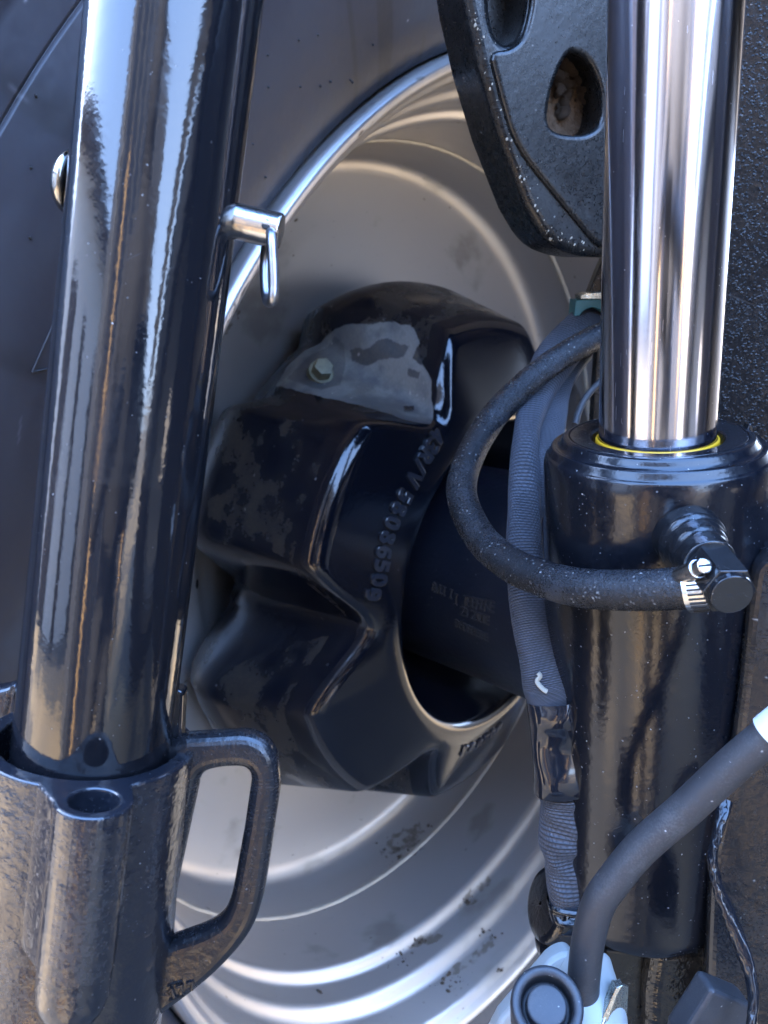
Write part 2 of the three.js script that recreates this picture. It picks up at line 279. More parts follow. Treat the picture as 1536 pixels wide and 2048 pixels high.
{ // whoever holds the camera: a dark figure that the glossy tubes mirror
  const b = V(0.657, 0, 0.754), sd = V(0.754, 0, -0.657), P = (back, up, side) => V(CAM.x + b.x * back + sd.x * side, up, CAM.z + b.z * back + sd.z * side);
  const bones = [];
  const bone = (a, c, ra, rc) => bones.push([a, c, ra, rc]);
  for (const q of [-1, 1]) {
    bone(P(0.56, 0.05, 0.12 * q), P(0.50, 0.48, 0.12 * q), 0.05, 0.062); bone(P(0.50, 0.48, 0.12 * q), P(0.6, 0.88, 0.1 * q), 0.066, 0.09); bone(P(0.56, 0.04, 0.12 * q), P(0.36, 0.035, 0.14 * q), 0.045, 0.035);
    bone(P(0.5, 1.36, 0.19 * q), P(0.36, 1.12, 0.25 * q), 0.058, 0.045); bone(P(0.36, 1.12, 0.25 * q), P(0.07, 1.17, 0.07 * q), 0.043, 0.03);
    bone(P(0.5, 1.37, 0.0), P(0.5, 1.36, 0.18 * q), 0.085, 0.065);
  }
  bone(P(0.6, 0.92, 0), P(0.52, 1.3, 0), 0.14, 0.16); bone(P(0.5, 1.4, 0), P(0.46, 1.5, 0), 0.055, 0.055); bone(P(0.44, 1.56, 0), P(0.46, 1.64, 0), 0.085, 0.095);
  const N = 72, size = 0.95, c = P(0.36, 0.88, 0), mc = new MarchingCubes(N, new THREE.MeshStandardMaterial(), false, false, 60000), ab = V(0, 0, 0), ap = V(0, 0, 0), p = V(0, 0, 0);
  mc.isolation = 0;
  for (let k = 0; k < N; k++) for (let j = 0; j < N; j++) for (let i = 0; i < N; i++) {
    p.set((i - N / 2) / (N / 2), (j - N / 2) / (N / 2), (k - N / 2) / (N / 2)).multiplyScalar(size).add(c); let e = 0;
    for (const [A, B, ra, rb] of bones) { ab.subVectors(B, A); ap.subVectors(p, A); const t = clamp(ap.dot(ab) / ab.lengthSq()), d = ap.addScaledVector(ab, -t).length() - lerp(ra, rb, t); e += Math.exp(-d * 45); }
    mc.field[k * N * N + j * N + i] = Math.log(e + 1e-20) / 45;
  }
  mc.update();
  const g = new THREE.BufferGeometry(); g.setAttribute('position', new THREE.BufferAttribute(mc.positionArray.slice(0, mc.count * 3), 3)); g.setAttribute('normal', new THREE.BufferAttribute(mc.normalArray.slice(0, mc.count * 3), 3));
  g.setAttribute('uv', new THREE.BufferAttribute(new Float32Array(mc.count * 2), 2)); g.scale(size, size, size); g.translate(c.x, c.y, c.z);
  single('person', g, new THREE.MeshStandardMaterial({ color: new THREE.Color().setRGB(0.018, 0.019, 0.024), roughness: 0.85 }), { label: 'person in dark clothes standing behind the camera with both arms raised', category: 'person' });
  const ph = new RoundedBoxGeometry(0.075, 0.15, 0.008, 4, 0.0035); ph.applyMatrix4(new THREE.Matrix4().makeBasis(RIGHT, UPV, FWD.clone().negate()).setPosition(CAM.clone().addScaledVector(FWD, -0.012).addScaledVector(UPV, -0.05).addScaledVector(RIGHT, 0.02)));
  single('mobile_phone', ph, dull, { label: 'dark mobile phone held upright in the raised hands', category: 'phone' });
}

/* ------------------------------------------------ the wheel */
const wheel = thing('wheel_assembly', 'large silver tractor rear wheel with dished rim and smooth black tyre sidewall', 'wheel', W.clone());
const AX = V(1, 0, 0);
// polar frame of rev() about +x: perp(x) = y cross x = -z, then x cross -z = y : angle a -> (-z cos a, y sin a)
const rimProf = fillet([[-0.03, 0.5], [0.0, 0.5005, 0.002], [0.004, 0.4965, 0.002], [0.001, 0.4905, 0.003], [-0.006, 0.4865, 0.002], [-0.013, 0.4805, 0.004], [-0.05, 0.4735, 0.006], [-0.061, 0.4625, 0.006], [-0.09, 0.459, 0.005], [-0.098, 0.4485, 0.006], [-0.18, 0.4412, 0.01], [-0.216, 0.4395, 0.01], [-0.246, 0.428, 0.016], [-0.256, 0.38, 0.05], [-0.262, 0.245, 0.02], [-0.292, 0.222, 0.02], [-0.297, 0.12, 0.02], [-0.297, 0.05]], 6);
const rimMesh = part('rim', rev(W, AX, rimProf, 256, true), new THREE.MeshStandardMaterial(), wheel);
const uvOf = (mesh, list) => list.map(([x, y]) => hit(x, y, mesh)?.uv).filter(Boolean);
const within = (poly, u, v) => { let c = false; for (let i = 0, j = poly.length - 1; i < poly.length; j = i++) { const p = poly[i], q = poly[j]; if ((p.y > v) !== (q.y > v) && u < (q.x - p.x) * (v - p.y) / (q.y - p.y) + p.x) c = !c; } return c; };
M.rim = (() => {
  const stains = [[[762, 1702], [775, 1680], [802, 1655], [835, 1645], [852, 1668], [848, 1700], [812, 1722], [780, 1722]], [[905, 1800], [950, 1770], [975, 1750], [985, 1762], [950, 1800], [915, 1818]], [[820, 1878], [865, 1858], [880, 1872], [845, 1896], [818, 1896]], [[900, 1940], [945, 1905], [985, 1870], [990, 1885], [950, 1930], [915, 1955]], [[440, 660], [470, 600], [500, 560], [505, 575], [470, 640], [446, 690]]].map((q) => uvOf(rimMesh, q));
  const w = 2048, h = 1024, sp = marks(w, h, 700, [0.6, 2.2], 41), lg = marks(w, h, 40, [2, 6], 43, 2);
  const stain = (u, v) => { const x = u + 0.006 * (fbm(u * 2, v, 60, 4, 49) - 0.5), y = v + 0.03 * (fbm(u * 2, v, 60, 4, 50) - 0.5); return stains.some((q) => within(q, x, y)) ? sstep(0.42, 0.66, fbm(u * 3, v, 90, 4, 53)) * 0.5 : 0; };
  const cov = (u, v, k) => clamp(sp[k] * 0.5 + lg[k] * sstep(0.45, 0.6, vnoise(u, v, 128, 44)) * 0.8 + 0.25 * sstep(0.62, 0.8, fbm(u * 2, v, 12, 5, 45)) + stain(u, v));
  const CV = new Float32Array(w * h); for (let k = 0; k < CV.length; k++) CV[k] = cov((k % w + 0.5) / w, (Math.floor(k / w) + 0.5) / h, k);
  const map = tex(w, h, (u, v, i, j) => mix3([0.71, 0.705, 0.70], [0.33, 0.29, 0.24], CV[j * w + i]), true);
  const roughnessMap = tex(w, h, (u, v, i, j) => 0.34 + 0.08 * fbm(u, v, 64, 4, 47) + 0.5 * CV[j * w + i], false);
  return new THREE.MeshPhysicalMaterial({ map, roughnessMap, roughness: 1, metalness: 0.7, side: THREE.DoubleSide });
})();
rimMesh.material = M.rim;
part('weld_bead', rev(W, AX, Array.from({ length: 9 }, (_, k) => { const a = k / 8 * Math.PI; return [-0.186 + 0.004 * Math.cos(a), 0.4415 - 0.0034 * Math.sin(a)]; }), 720, false, (a, t, r) => [t + 0.0005 * vnoise(a / 6.2832, 0.3, 256, 51), r - 0.0009 * vnoise(a / 6.2832, t * 20, 512, 52)]), new THREE.MeshStandardMaterial({ color: new THREE.Color().setRGB(0.5, 0.48, 0.43), metalness: 0.6, roughness: 0.5 }), wheel);
M.tyre = (() => {
  const w = 2048, h = 1024, sp = marks(w, h, 260, [0.6, 1.6], 54), sc = marks(w, h, 90, [0.5, 0.9], 55, 50);
  const cov = (u, v) => 0.5 * sstep(0.5, 0.75, fbm(u * 3, v * 2, 16, 5, 56)) + 0.25 * vnoise(u * 4, v * 2, 512, 57);
  const map = tex(w, h, (u, v, i, j) => { const k = j * w + i; let c = mix3([0.175, 0.187, 0.22], [0.30, 0.325, 0.34], cov(u, v)); c = mix3(c, [0.20, 0.18, 0.19], 0.7 * sstep(0.4, 0.62, fbm(u * 2, v, 6, 4, 59))); c = mix3(c, [0.14, 0.125, 0.125], 0.6 * sstep(0.6, 0.72, fbm(u * 12, v * 0.6, 12, 3, 60))); c = mix3(c, [0.5, 0.5, 0.52], sc[k] * 0.4); return mix3(c, [0.75, 0.74, 0.72], sp[k] * 0.7); }, true);
  const r = tex(w, h, (u, v) => 0.46 + 0.22 * cov(u, v), false);
  return new THREE.MeshPhysicalMaterial({ map, roughnessMap: r, roughness: 1, bumpMap: tex(1024, 1024, (u, v) => fbm(u, v, 128, 3, 58), false, [4, 1]), bumpScale: 0.0003, side: THREE.DoubleSide });
})();
const tyreProf = fillet([[-0.035, 0.497], [-0.006, 0.503, 0.003], [0.006, 0.52, 0.01], [0.026, 0.57, 0.03], [0.036, 0.62, 0.03], [0.0335, 0.6535, 0.0005], [0.0318, 0.655, 0.0005], [0.0335, 0.6565, 0.0005], [0.034, 0.675, 0.002], [0.039, 0.688, 0.004], [0.024, 0.72, 0.02], [-0.01, 0.757, 0.02], [-0.05, 0.765, 0.02], [-0.25, 0.77, 0.05], [-0.5, 0.76, 0.05], [-0.55, 0.66, 0.05], [-0.5, 0.5]], 5);
const tyre = part('tyre', rev(W, AX, tyreProf, 256, true), M.tyre, wheel);

/* ------------------------------------------------ the wheel weight: six lobes, six hollows */
const weight = thing('wheel_weight', 'glossy black six-lobed cast wheel weight with raised lettering inside the silver rim', 'wheel weight', W.clone().add(V(-0.15, -0.3, 0)));
const VAL = [61, 1, -59, -119, 181, 121];
function hollow(deg, floor, top) {                             // 1 in the bottom of a hollow, 0 on a lobe
  let best = 99; for (const c of VAL) { let d = ((deg - c) % 360 + 540) % 360 - 180; if (Math.abs(d) < Math.abs(best)) best = d; }
  const x = Math.abs(best), t = (x - floor) / (top - floor), soft = (q, k) => 0.5 * (q + Math.sqrt(q * q + k * k));
  return clamp(1 - (soft(t, 0.3) - soft(t - 1, 0.13)) / 0.985);
}
const NW = 720;
function hollowSoft(deg, half) { let best = 99; for (const c of VAL) { const d = ((deg - c) % 360 + 540) % 360 - 180; if (Math.abs(d) < Math.abs(best)) best = d; } return 0.5 + 0.5 * Math.cos(Math.PI * clamp(Math.abs(best + (deg < 25 && deg > -25 ? -2 : 0)) / half)); }
function weightRow(deg) {
  const hf = hollow(deg, 3, 15), pad = sstep(31, 34, deg) * (1 - sstep(88, 91, deg)), off = Math.abs(deg - 54), hp = pad * (1 - sstep(8, 14.5, off));
  const hs = lerp(1.25 * hollowSoft(deg, 16), 0.42 * hp, pad), rf = 0.266 - 0.068 * hf, rs = 0.307 - 0.056 * hs;
  return fillet([[-0.17, 0.108], [-0.135, 0.119, 0.02], [-0.085, 0.152, 0.03], [-0.05, 0.1685, 0.012], [-0.0505 - 0.004, 0.186, 0.006], [-0.062 - 0.018 * (1 - hf), rf, 0.015], [-0.202, rs, 0.022], [-0.238, rs - 0.017, 0.012], [-0.242, 0.15]], 6);
}
const rowsW = Array.from({ length: NW + 1 }, (_, i) => weightRow(i / NW * 360));
const arcW = (() => { const a = [0], q = rowsW[Math.round(31 / 360 * NW)]; for (let i = 1; i < q.length; i++) a.push(a[i - 1] + Math.hypot(q[i][0] - q[i - 1][0], q[i][1] - q[i - 1][1])); return a.map((x) => x / a[a.length - 1]); })();
const weightBody = part('weight_body', grid(NW, rowsW[0].length - 1, (i, j) => { const a = i / NW * 2 * Math.PI, [d, r] = rowsW[i][j]; return [W.clone().add(V(d, r * Math.sin(a), r * Math.cos(a))), i / NW, arcW[j]]; }, true, true), new THREE.MeshStandardMaterial(), weight);
const toUV = (list) => list.map(([x, y]) => hit(x, y, weightBody)?.uv).filter(Boolean);
const inside = (poly, u, v) => { let c = false; for (let i = 0, j = poly.length - 1; i < poly.length; j = i++) { const a = poly[i], b = poly[j]; if ((a.y > v) !== (b.y > v) && u < (b.x - a.x) * (v - a.y) / (b.y - a.y) + a.x) c = !c; } return c; };
M.weight = (() => {
  const dusty = toUV([[552, 772], [575, 735], [610, 700], [655, 668], [700, 652], [760, 642], [825, 652], [838, 680], [822, 712], [848, 730], [866, 762], [864, 800], [862, 848], [800, 836], [700, 806], [620, 788]]);
  const wiped = [[[700, 700], [735, 690], [765, 680], [815, 690], [806, 712], [750, 728], [706, 722]], [[572, 758], [620, 712], [672, 672], [690, 690], [682, 770], [640, 780]], [[815, 735], [842, 738], [838, 752], [815, 750]], [[806, 812], [828, 810], [830, 822], [808, 824]]].map(toUV);
  const scuffed = toUV([[430, 1088], [500, 1085], [570, 1115], [640, 1170], [690, 1235], [660, 1270], [560, 1290], [470, 1330], [420, 1320], [455, 1240], [470, 1180]]);
  const SIDE0 = arcW[34], w = 2048, h = 1024, fl = marks(w, h, 900, [0.7, 1.8], 111, 2), scr = marks(w, h, 260, [0.6, 1.2], 113, 14), big = marks(w, h, 60, [2, 6], 114, 4);
  // v is the row of the outline (0 inner cone .. 1 back); the outer side runs from about 0.66 to 0.9
  const cov = (u, v, i, j) => {
    const deg = u * 360, n = fbm(u * 4, v * 2, 16, 6, 115), fine = vnoise(u * 8, v * 4, 256, 116), side = sstep(SIDE0, SIDE0 + 0.02, v), D = (c) => { let d = ((deg - c) % 360 + 540) % 360 - 180; return d; };
    const du = u + 0.004 * (fbm(u, v, 40, 3, 118) - 0.5), dv = v + 0.012 * (fbm(u, v, 40, 3, 120) - 0.5); let floorA = 0;
    if (inside(dusty, du, dv)) { floorA = 0.62 + 0.3 * sstep(0.35, 0.65, fbm(u * 2, v, 30, 4, 119)); wiped.forEach((q, k) => { if (inside(q, du, dv)) floorA *= k === 1 ? 0.7 : 0.35; }); }
    const dirtB = inside(scuffed, du, dv) ? sstep(0.3, 0.7, n) * (0.5 + 0.5 * vnoise(u * 10, v * 2, 128, 121)) : 0;
    const lobes = side * sstep(0.35, 0.85, n) * 0.4;
    const k = j * w + i; const soil = clamp(dirtB * 0.55 + lobes * 0.6 + side * scr[k] * sstep(0.35, 0.55, n) * 0.9 + side * big[k] * 0.3);
    return [clamp(floorA * (0.75 + 0.2 * fine)), soil * (0.6 + 0.5 * fine), fl[k] * (0.25 + 0.75 * side)];
  };
  const A = new Float32Array(w * h * 3); for (let j = 0; j < h; j++) for (let i = 0; i < w; i++) A.set(cov((i + 0.5) / w, (j + 0.5) / h, i, j), 3 * (j * w + i));
  const got = (i, j) => { const k = 3 * (j * w + i); return [A[k], A[k + 1], A[k + 2]]; };
  const map = tex(w, h, (u, v, i, j) => { const [p, q, f] = got(i, j); let c = mix3([0.045, 0.06, 0.098], [0.30, 0.255, 0.195], q); c = mix3(c, [0.52, 0.515, 0.49], p); return mix3(c, [0.7, 0.68, 0.64], f * 0.6); }, true);
  const roughnessMap = tex(w, h, (u, v, i, j) => { const [p, q, f] = got(i, j); return lerp(0.09, 0.65, clamp(p * 1.2 + q * 1.1 + f * 0.5)); }, false);
  return new THREE.MeshPhysicalMaterial({ map, roughnessMap, roughness: 1, bumpMap: tex(512, 512, (u, v) => fbm(u, v, 24, 4, 122), false, [30, 8]), bumpScale: 0.00005 });
})();
weightBody.material = M.weight;

const fonts = new FontLoader(), bold = await fonts.loadAsync('fonts/droid/droid_sans_bold.typeface.json'), regular = await fonts.loadAsync('fonts/droid/droid_sans_regular.typeface.json');
function letter(ch, font, size, depth, bev) {
  const g = new TextGeometry(ch, { font, size, depth, curveSegments: 4, bevelEnabled: true, bevelThickness: bev, bevelSize: bev, bevelSegments: 2 });
  g.computeBoundingBox(); const b = g.boundingBox; g.translate(-(b.min.x + b.max.x) / 2, -(b.min.y + b.max.y) / 2, -depth * 0.3); return g;
}
// letters standing up from a mesh, at pixels, written along 'along' (a direction of the place)
function emboss(text, pixels, mesh, font, size, depth, bev, along, outward) {
  const out = [];
  [...text].forEach((ch, i) => {
    if (ch === ' ') return; const h = hit(pixels[i][0], pixels[i][1], mesh); if (!h) return;
    const n = outward ?? h.n, x = along(h.p, i).addScaledVector(n, 0); x.addScaledVector(n, -x.dot(n)).normalize();
    const g = letter(ch, font, size, depth, bev); g.applyMatrix4(new THREE.Matrix4().makeBasis(x, n.clone().cross(x), n).setPosition(h.p)); out.push(g);
  });
  return out;
}
const around = (sgn) => (p) => { const r = p.clone().sub(W); return AX.clone().cross(r).normalize().multiplyScalar(sgn); };
M.letters = new THREE.MeshPhysicalMaterial({ color: new THREE.Color().setRGB(0.018, 0.022, 0.032), roughness: 0.13 });
{
  const px = []; const a = [[745, 1188], [757, 1159], [762, 1131], [766, 1104], [773, 1075], [783, 1046], [796, 1018], [808, 993], [826, 958], [838, 934], [849, 914], [862, 893], [872, 874]];
  const geos = emboss('90568085 V/R34'.replace(' ', ''), a, weightBody, bold, 0.015, 0.003, 0.001, around(1), null);
  for (const g of geos) part('raised_letter', g, M.letters, weightBody, weight);
  const b = [[925, 1500], [942, 1493], [957, 1486], [969, 1477], [983, 1466], [996, 1455]];
  for (const g of emboss('Y80706', b, weightBody, bold, 0.0125, 0.0022, 0.0008, around(1), null)) part('raised_letter', g, M.letters, weightBody, weight);
}
{ // bolt in the dusty hollow
  const h = hit(640, 748, weightBody), ax = AX.clone().multiplyScalar(0.5).add(h.n).normalize(), o = h.p.clone().addScaledVector(ax, -0.004);
  const bm = paint({ s: 21, m: 0.05, size: 256, base: [0.5, 0.5, 0.42], dust: 0.5, flecks: 20, rough: 0.35, extra: { metalness: 0.6 } });
  const bolt = part('bolt', cyl(o, o.clone().addScaledVector(ax, 0.009), 0.0125, 0.0125, 48, 0.001), bm, weight);
  part('hex_head', cyl(o.clone().addScaledVector(ax, 0.009), o.clone().addScaledVector(ax, 0.019), 0.0105, 0.0098, 6, 0.0012).toNonIndexed(), bm, bolt, weight).geometry.computeVertexNormals();
}

/* ------------------------------------------------ axle housing in the bore */
{
  const ax = thing('axle_housing', 'dark round axle housing with cast lettering seen through the bore of the wheel weight', 'axle', W.clone().add(V(-0.1, -0.12, 0)));
  const am = paint({ s: 15, m: 0.2, base: [0.08, 0.098, 0.14], dust: 0.1, flecks: 160, rough: 0.3, extra: { bumpMap: peel, bumpScale: 0.0003 } });
  const b = part('housing', rev(W, AX, fillet([[-0.296, 0.09], [-0.285, 0.1, 0.004], [-0.19, 0.1, 0.006], [-0.185, 0.111, 0.006], [-0.03, 0.1125, 0.01], [0.2, 0.12, 0.03], [0.5, 0.14]], 5), 128), am, ax);
  const lm = new THREE.MeshPhysicalMaterial({ color: new THREE.Color().setRGB(0.02, 0.021, 0.024), roughness: 0.35 });
  const line = (text, x0, y0, x1, y1, s) => { const n = text.length; for (const g of emboss(text, Array.from({ length: n }, (_, i) => [lerp(x0, x1, i / (n - 1)), lerp(y0, y1, i / (n - 1))]), b, regular, s, 0.0008, 0.0003, () => AX.clone(), null)) part('raised_letter', g, lm, b, ax); };
  line('8MLI I', 868, 1174, 902, 1188, 0.009); line('I IBEFERE', 912, 1199, 984, 1213, 0.011); line('23 28IIE', 924, 1222, 974, 1240, 0.009); line('86089E8E', 914, 1247, 972, 1274, 0.009);
}

/* ------------------------------------------------ lift rod on the left, its pin and the cast sleeve */
const tubeA = at(362, -80, 0.25092), tubeB = at(182, 1530, 0.28372), tubeDir = tubeB.clone().sub(tubeA).normalize();
{
  const rod = thing('lift_rod', 'thick glossy black tube standing at the left in front of the tyre', 'tube', at(182, 1530, 0.28372));
  const L = tubeA.distanceTo(tubeB);
  part('tube', rev(tubeA, tubeDir, [[-0.041, 0.02608], [0.082, 0.02608], [0.164, 0.02608], [L + 0.0246, 0.02608], [L + 0.0246, 0.00041]], 128, false), M.tube, rod);
}
{
  const d = at(520, 450, 0.2706).sub(at(128, 357, 0.2706)).normalize(), o = at(295, 400, 0.26322);
  const P = (px) => { const t = (px - 295) / F * 0.2665; return o.clone().addScaledVector(d, t); };
  const pin = thing('locking_pin', 'polished steel pin through the black tube with a domed head and wire clip', 'pin', P(520).sub(V(0, 0.0082, 0)));
  part('pin_shank', cyl(P(395), P(567), 0.00566, 0.00566, 48, 0.00098), M.steel, pin);
  part('pin_head', rev(P(112), d, fillet([[0, 0.00041], [0.00016, 0.00656, 0.00246], [0.00328, 0.01, 0.00246], [0.00533, 0.01, 0.00082], [0.00656, 0.00738, 0.00082], [0.00984, 0.00574]], 5), 48), new THREE.MeshStandardMaterial({ color: new THREE.Color().setRGB(0.3, 0.29, 0.27), metalness: 1, roughness: 0.16 }), pin);
  const hole = P(541).addScaledVector(FWD, -0.00508).add(V(0, -0.00041, 0));
  part('pin_hole', cyl(hole.clone().addScaledVector(FWD, 0.00246), hole.clone().addScaledVector(FWD, -0.00066), 0.0018), new THREE.MeshStandardMaterial({ color: 0x050505, roughness: 0.6 }), pin);
  const wm = new THREE.MeshStandardMaterial({ color: new THREE.Color().setRGB(0.36, 0.36, 0.37), metalness: 1, roughness: 0.32 });
  part('wire_clip', sweep([[540, 457, 0.26076], [543, 475, 0.25748], [546, 520, 0.25748], [548, 570, 0.2583], [546, 598, 0.25912], [540, 605, 0.2624], [534, 598, 0.2665], [530, 560, 0.26896], [531, 510, 0.2706], [534, 480, 0.27142]], 80, 14, () => [0.00172, 0.00172]), wm, pin);
}
{
  const C = at(182, 1478, 0.28536), up = tubeDir.clone().negate();                 // ring centre
  const sleeve = thing('lift_rod_sleeve', 'rough black cast sleeve with eyelet and loop handle holding the left tube', 'casting', C.clone().addScaledVector(up, -0.123));
  const toCam = CAM.clone().sub(C); toCam.addScaledVector(up, -toCam.dot(up)).normalize(); const side = up.clone().cross(toCam).normalize();   // x axis: to the right
  const R = 0.03567, r = 0.0297, ear = V(0.00287, R + 0.00615, 0);
  const basis = new THREE.Matrix4().makeBasis(side, toCam, tubeDir);
  const ring = new THREE.Shape(); const e = [];                                      // ring with an ear at the front
  const a0 = 0.40; for (let k = 0; k <= 90; k++) { const a = Math.PI / 2 + a0 + (2 * Math.PI - 2 * a0) * k / 90; e.push(new THREE.Vector2(R * Math.cos(a), R * Math.sin(a))); }
  for (let k = 0; k <= 20; k++) { const a = 0.15 + (Math.PI - 0.246) * k / 20; e.push(new THREE.Vector2(ear.x + 0.01164 * Math.cos(a), ear.y + 0.01164 * Math.sin(a))); }
  ring.setFromPoints(e);
  const bore = new THREE.Path(); bore.absarc(0, 0, r, 0, 2 * Math.PI, true); const hole = new THREE.Path(); hole.absarc(ear.x, ear.y + 0.00066, 0.00722, 0, 2 * Math.PI, true);
  ring.holes.push(bore, hole);
  const top = new THREE.ExtrudeGeometry(ring, { depth: 0.05248, bevelEnabled: true, bevelSize: 0.00098, bevelThickness: 0.00098, bevelOffset: -0.00098, bevelSegments: 3, curveSegments: 48 });
  top.translate(0, 0, 0.00098); top.applyMatrix4(basis.clone().setPosition(C));
  const low = rev(C.clone().addScaledVector(up, -0.05248), tubeDir, fillet([[0, r - 0.00082], [0, R, 0.00066], [0.164, R + 0.00082, 0.00082], [0.164, r]], 4), 96);
  const boss = rev(C.clone().addScaledVector(side, ear.x).addScaledVector(toCam, ear.y).addScaledVector(up, -0.05371), tubeDir, fillet([[0, 0.01132], [0.01312, 0.01099, 0.00492], [0.02132, 0.00574, 0.00328], [0.0246, 0.00041]], 5), 48);
  part('sleeve_body', [top, low, boss], M.casting, sleeve);
  part('hole_floor', cyl(C.clone().addScaledVector(side, ear.x).addScaledVector(toCam, ear.y).addScaledVector(up, -0.0246), C.clone().addScaledVector(side, ear.x).addScaledVector(toCam, ear.y).addScaledVector(up, -0.02132), 0.00804), M.dirt, sleeve);
  const hd = part('handle', slab(at(440, 1650, 0.28864), RIGHT, up, [[370, 1478], [440, 1474], [500, 1470, 0.00984], [548, 1500, 0.00984], [560, 1570, 0.00656], [524, 1812, 0.00984], [498, 1880, 0.00984], [425, 1962, 0.0164], [318, 2042], [270, 2042], [300, 1500]],
    [[[388, 1600], [398, 1552, 0.00492], [440, 1541, 0.00492], [488, 1540, 0.00328], [501, 1558, 0.00328], [486, 1660], [458, 1815, 0.0082], [432, 1858, 0.00984], [338, 1893], [345, 1800]]], 0.01107, 0.00451, 5), M.handle, sleeve);
  for (const [px, py, w, t] of [[350, 1966, 0.0059, 0.35], [353, 1994, 0.0059, 0.35]]) { const h = hit(px, py, hd); if (h) { const g = new RoundedBoxGeometry(w, 0.0009, 0.00131, 2, 0.00033); g.rotateZ(t); g.applyMatrix4(new THREE.Matrix4().makeBasis(RIGHT, UPV, FWD.clone().negate()).setPosition(h.p)); part('raised_bar', g, M.handle, hd, sleeve); } }
  for (const g of emboss('177', [[343, 1985], [362, 1978], [383, 1970]], hd, bold, 0.00344, 0.00082, 0.00025, () => RIGHT.clone().addScaledVector(UPV, 0.3), null)) part('raised_letter', g, M.handle, hd, sleeve);
  part('guide_bar', slab(at(350, 1440, 0.28864), RIGHT, up, [[338, 1382], [350, 1378, 0.00164], [366, 1384, 0.00164], [358, 1560], [322, 1560]], [], 0.00738, 0.00082, 3), M.tube, sleeve);
  const rearLug = slab(at(20, 1420, 0.3075), RIGHT, up, [[-40, 1384], [10, 1376, 0.00328], [34, 1362, 0.00246], [40, 1560], [-40, 1560]], [], 0.00984, 0.00246, 4);
  part('rear_lug', rearLug, M.casting, sleeve);
}

/* ------------------------------------------------ lift cylinder on the right */
const cylA = at(1350, 0, 0.311), cylB = at(1313, 876, 0.367), cylDir = cylB.clone().sub(cylA).normalize();
{
  const c = thing('hydraulic_cylinder', 'black hydraulic lift cylinder with bright chrome rod at the right', 'cylinder', cylB.clone().addScaledVector(cylDir, 0.25));
  const Lr = cylA.distanceTo(cylB);
  part('piston_rod', rev(cylA.clone().addScaledVector(cylDir, -0.1), cylDir, [[0, 0.025], [0.1, 0.025], [0.1 + Lr * 0.5, 0.025], [0.1 + Lr + 0.012, 0.025]], 160), M.chrome, c);
  const g = fillet([[0.004, 0.0267], [-0.001, 0.0285, 0.001], [-0.002, 0.0375, 0.0004], [-0.0012, 0.0378, 0.0002], [-0.002, 0.0382, 0.0004], [-0.0018, 0.0405, 0.0015], [0.0015, 0.0422, 0.001], [0.0025, 0.0435, 0.0005], [0.002, 0.0455, 0.0008], [0.0045, 0.0468, 0.0008], [0.0055, 0.0474, 0.0003], [0.0065, 0.0486, 0.0015], [0.0105, 0.0495, 0.003], [0.1, 0.0493, 0.02], [0.248, 0.0484, 0.006], [0.256, 0.044, 0.006], [0.257, 0.001]], 4);
  const barrel = part('barrel', rev(cylB, cylDir, g, 160), M.barrel, c);
  part('wiper_seal', rev(cylB, cylDir, fillet([[0.006, 0.0252], [-0.0006, 0.0254, 0.0002], [-0.0002, 0.0263, 0.0004], [0.004, 0.0266]], 4), 96), M.yellow, c);
  const ringEnd = at(1504, 868, 0.372);
  part('ring_end', slab(at(1500, 880, 0.366), RIGHT, V(0, 1, 0), [[1490, 872], [1500, 846, 0.001], [1508, 850, 0.001], [1506, 868], [1522, 876, 0.002], [1518, 892], [1492, 890]], [], 0.006, 0.001, 3), M.fitting, c);
  // paint runs and the chip on the head
  part('paint_chip', rev(at(1287, 1357, 0.372), V(0.16, 0.95, -0.1), fillet([[-0.0032, 0.0001], [-0.003, 0.0009, 0.0004], [0.003, 0.0008, 0.0004], [0.0033, 0.0001]], 3), 10), M.paleDirt, c);
  part('straw_bit', sweep([[1452, 941, 0.345], [1470, 934, 0.344], [1488, 934, 0.343], [1498, 930, 0.344]], 12, 6, () => [0.0011, 0.0007]), M.paleDirt, c);
  // port and elbow
  const hb = hit(1378, 1078, barrel), pd = at(1462, 1186, 0.292).sub(hb.p).normalize();
  const port = part('port_boss', rev(hb.p.clone().addScaledVector(pd, -0.014), pd, fillet([[0, 0.0145], [0.019, 0.0138, 0.002], [0.021, 0.0122, 0.001], [0.026, 0.0118, 0.002], [0.028, 0.0104, 0.001], [0.036, 0.0104, 0.001], [0.036, 0.001]], 4), 64), M.fitting, c);
  const q = (t) => hb.p.clone().addScaledVector(pd, t);
  const hx = cyl(q(0.02), q(0.041), 0.0098, 0.0098, 6, 0.0008).toNonIndexed(); hx.computeVertexNormals();
  part('elbow_block', hx, M.fitting, port, c);
  part('bolt_end', rev(q(0.03), pd, fillet([[0, 0.0081], [0.0105, 0.0081, 0.0008], [0.0135, 0.0076, 0.0006], [0.0135, 0.0001]], 4), 48), M.fitting, port, c);
}
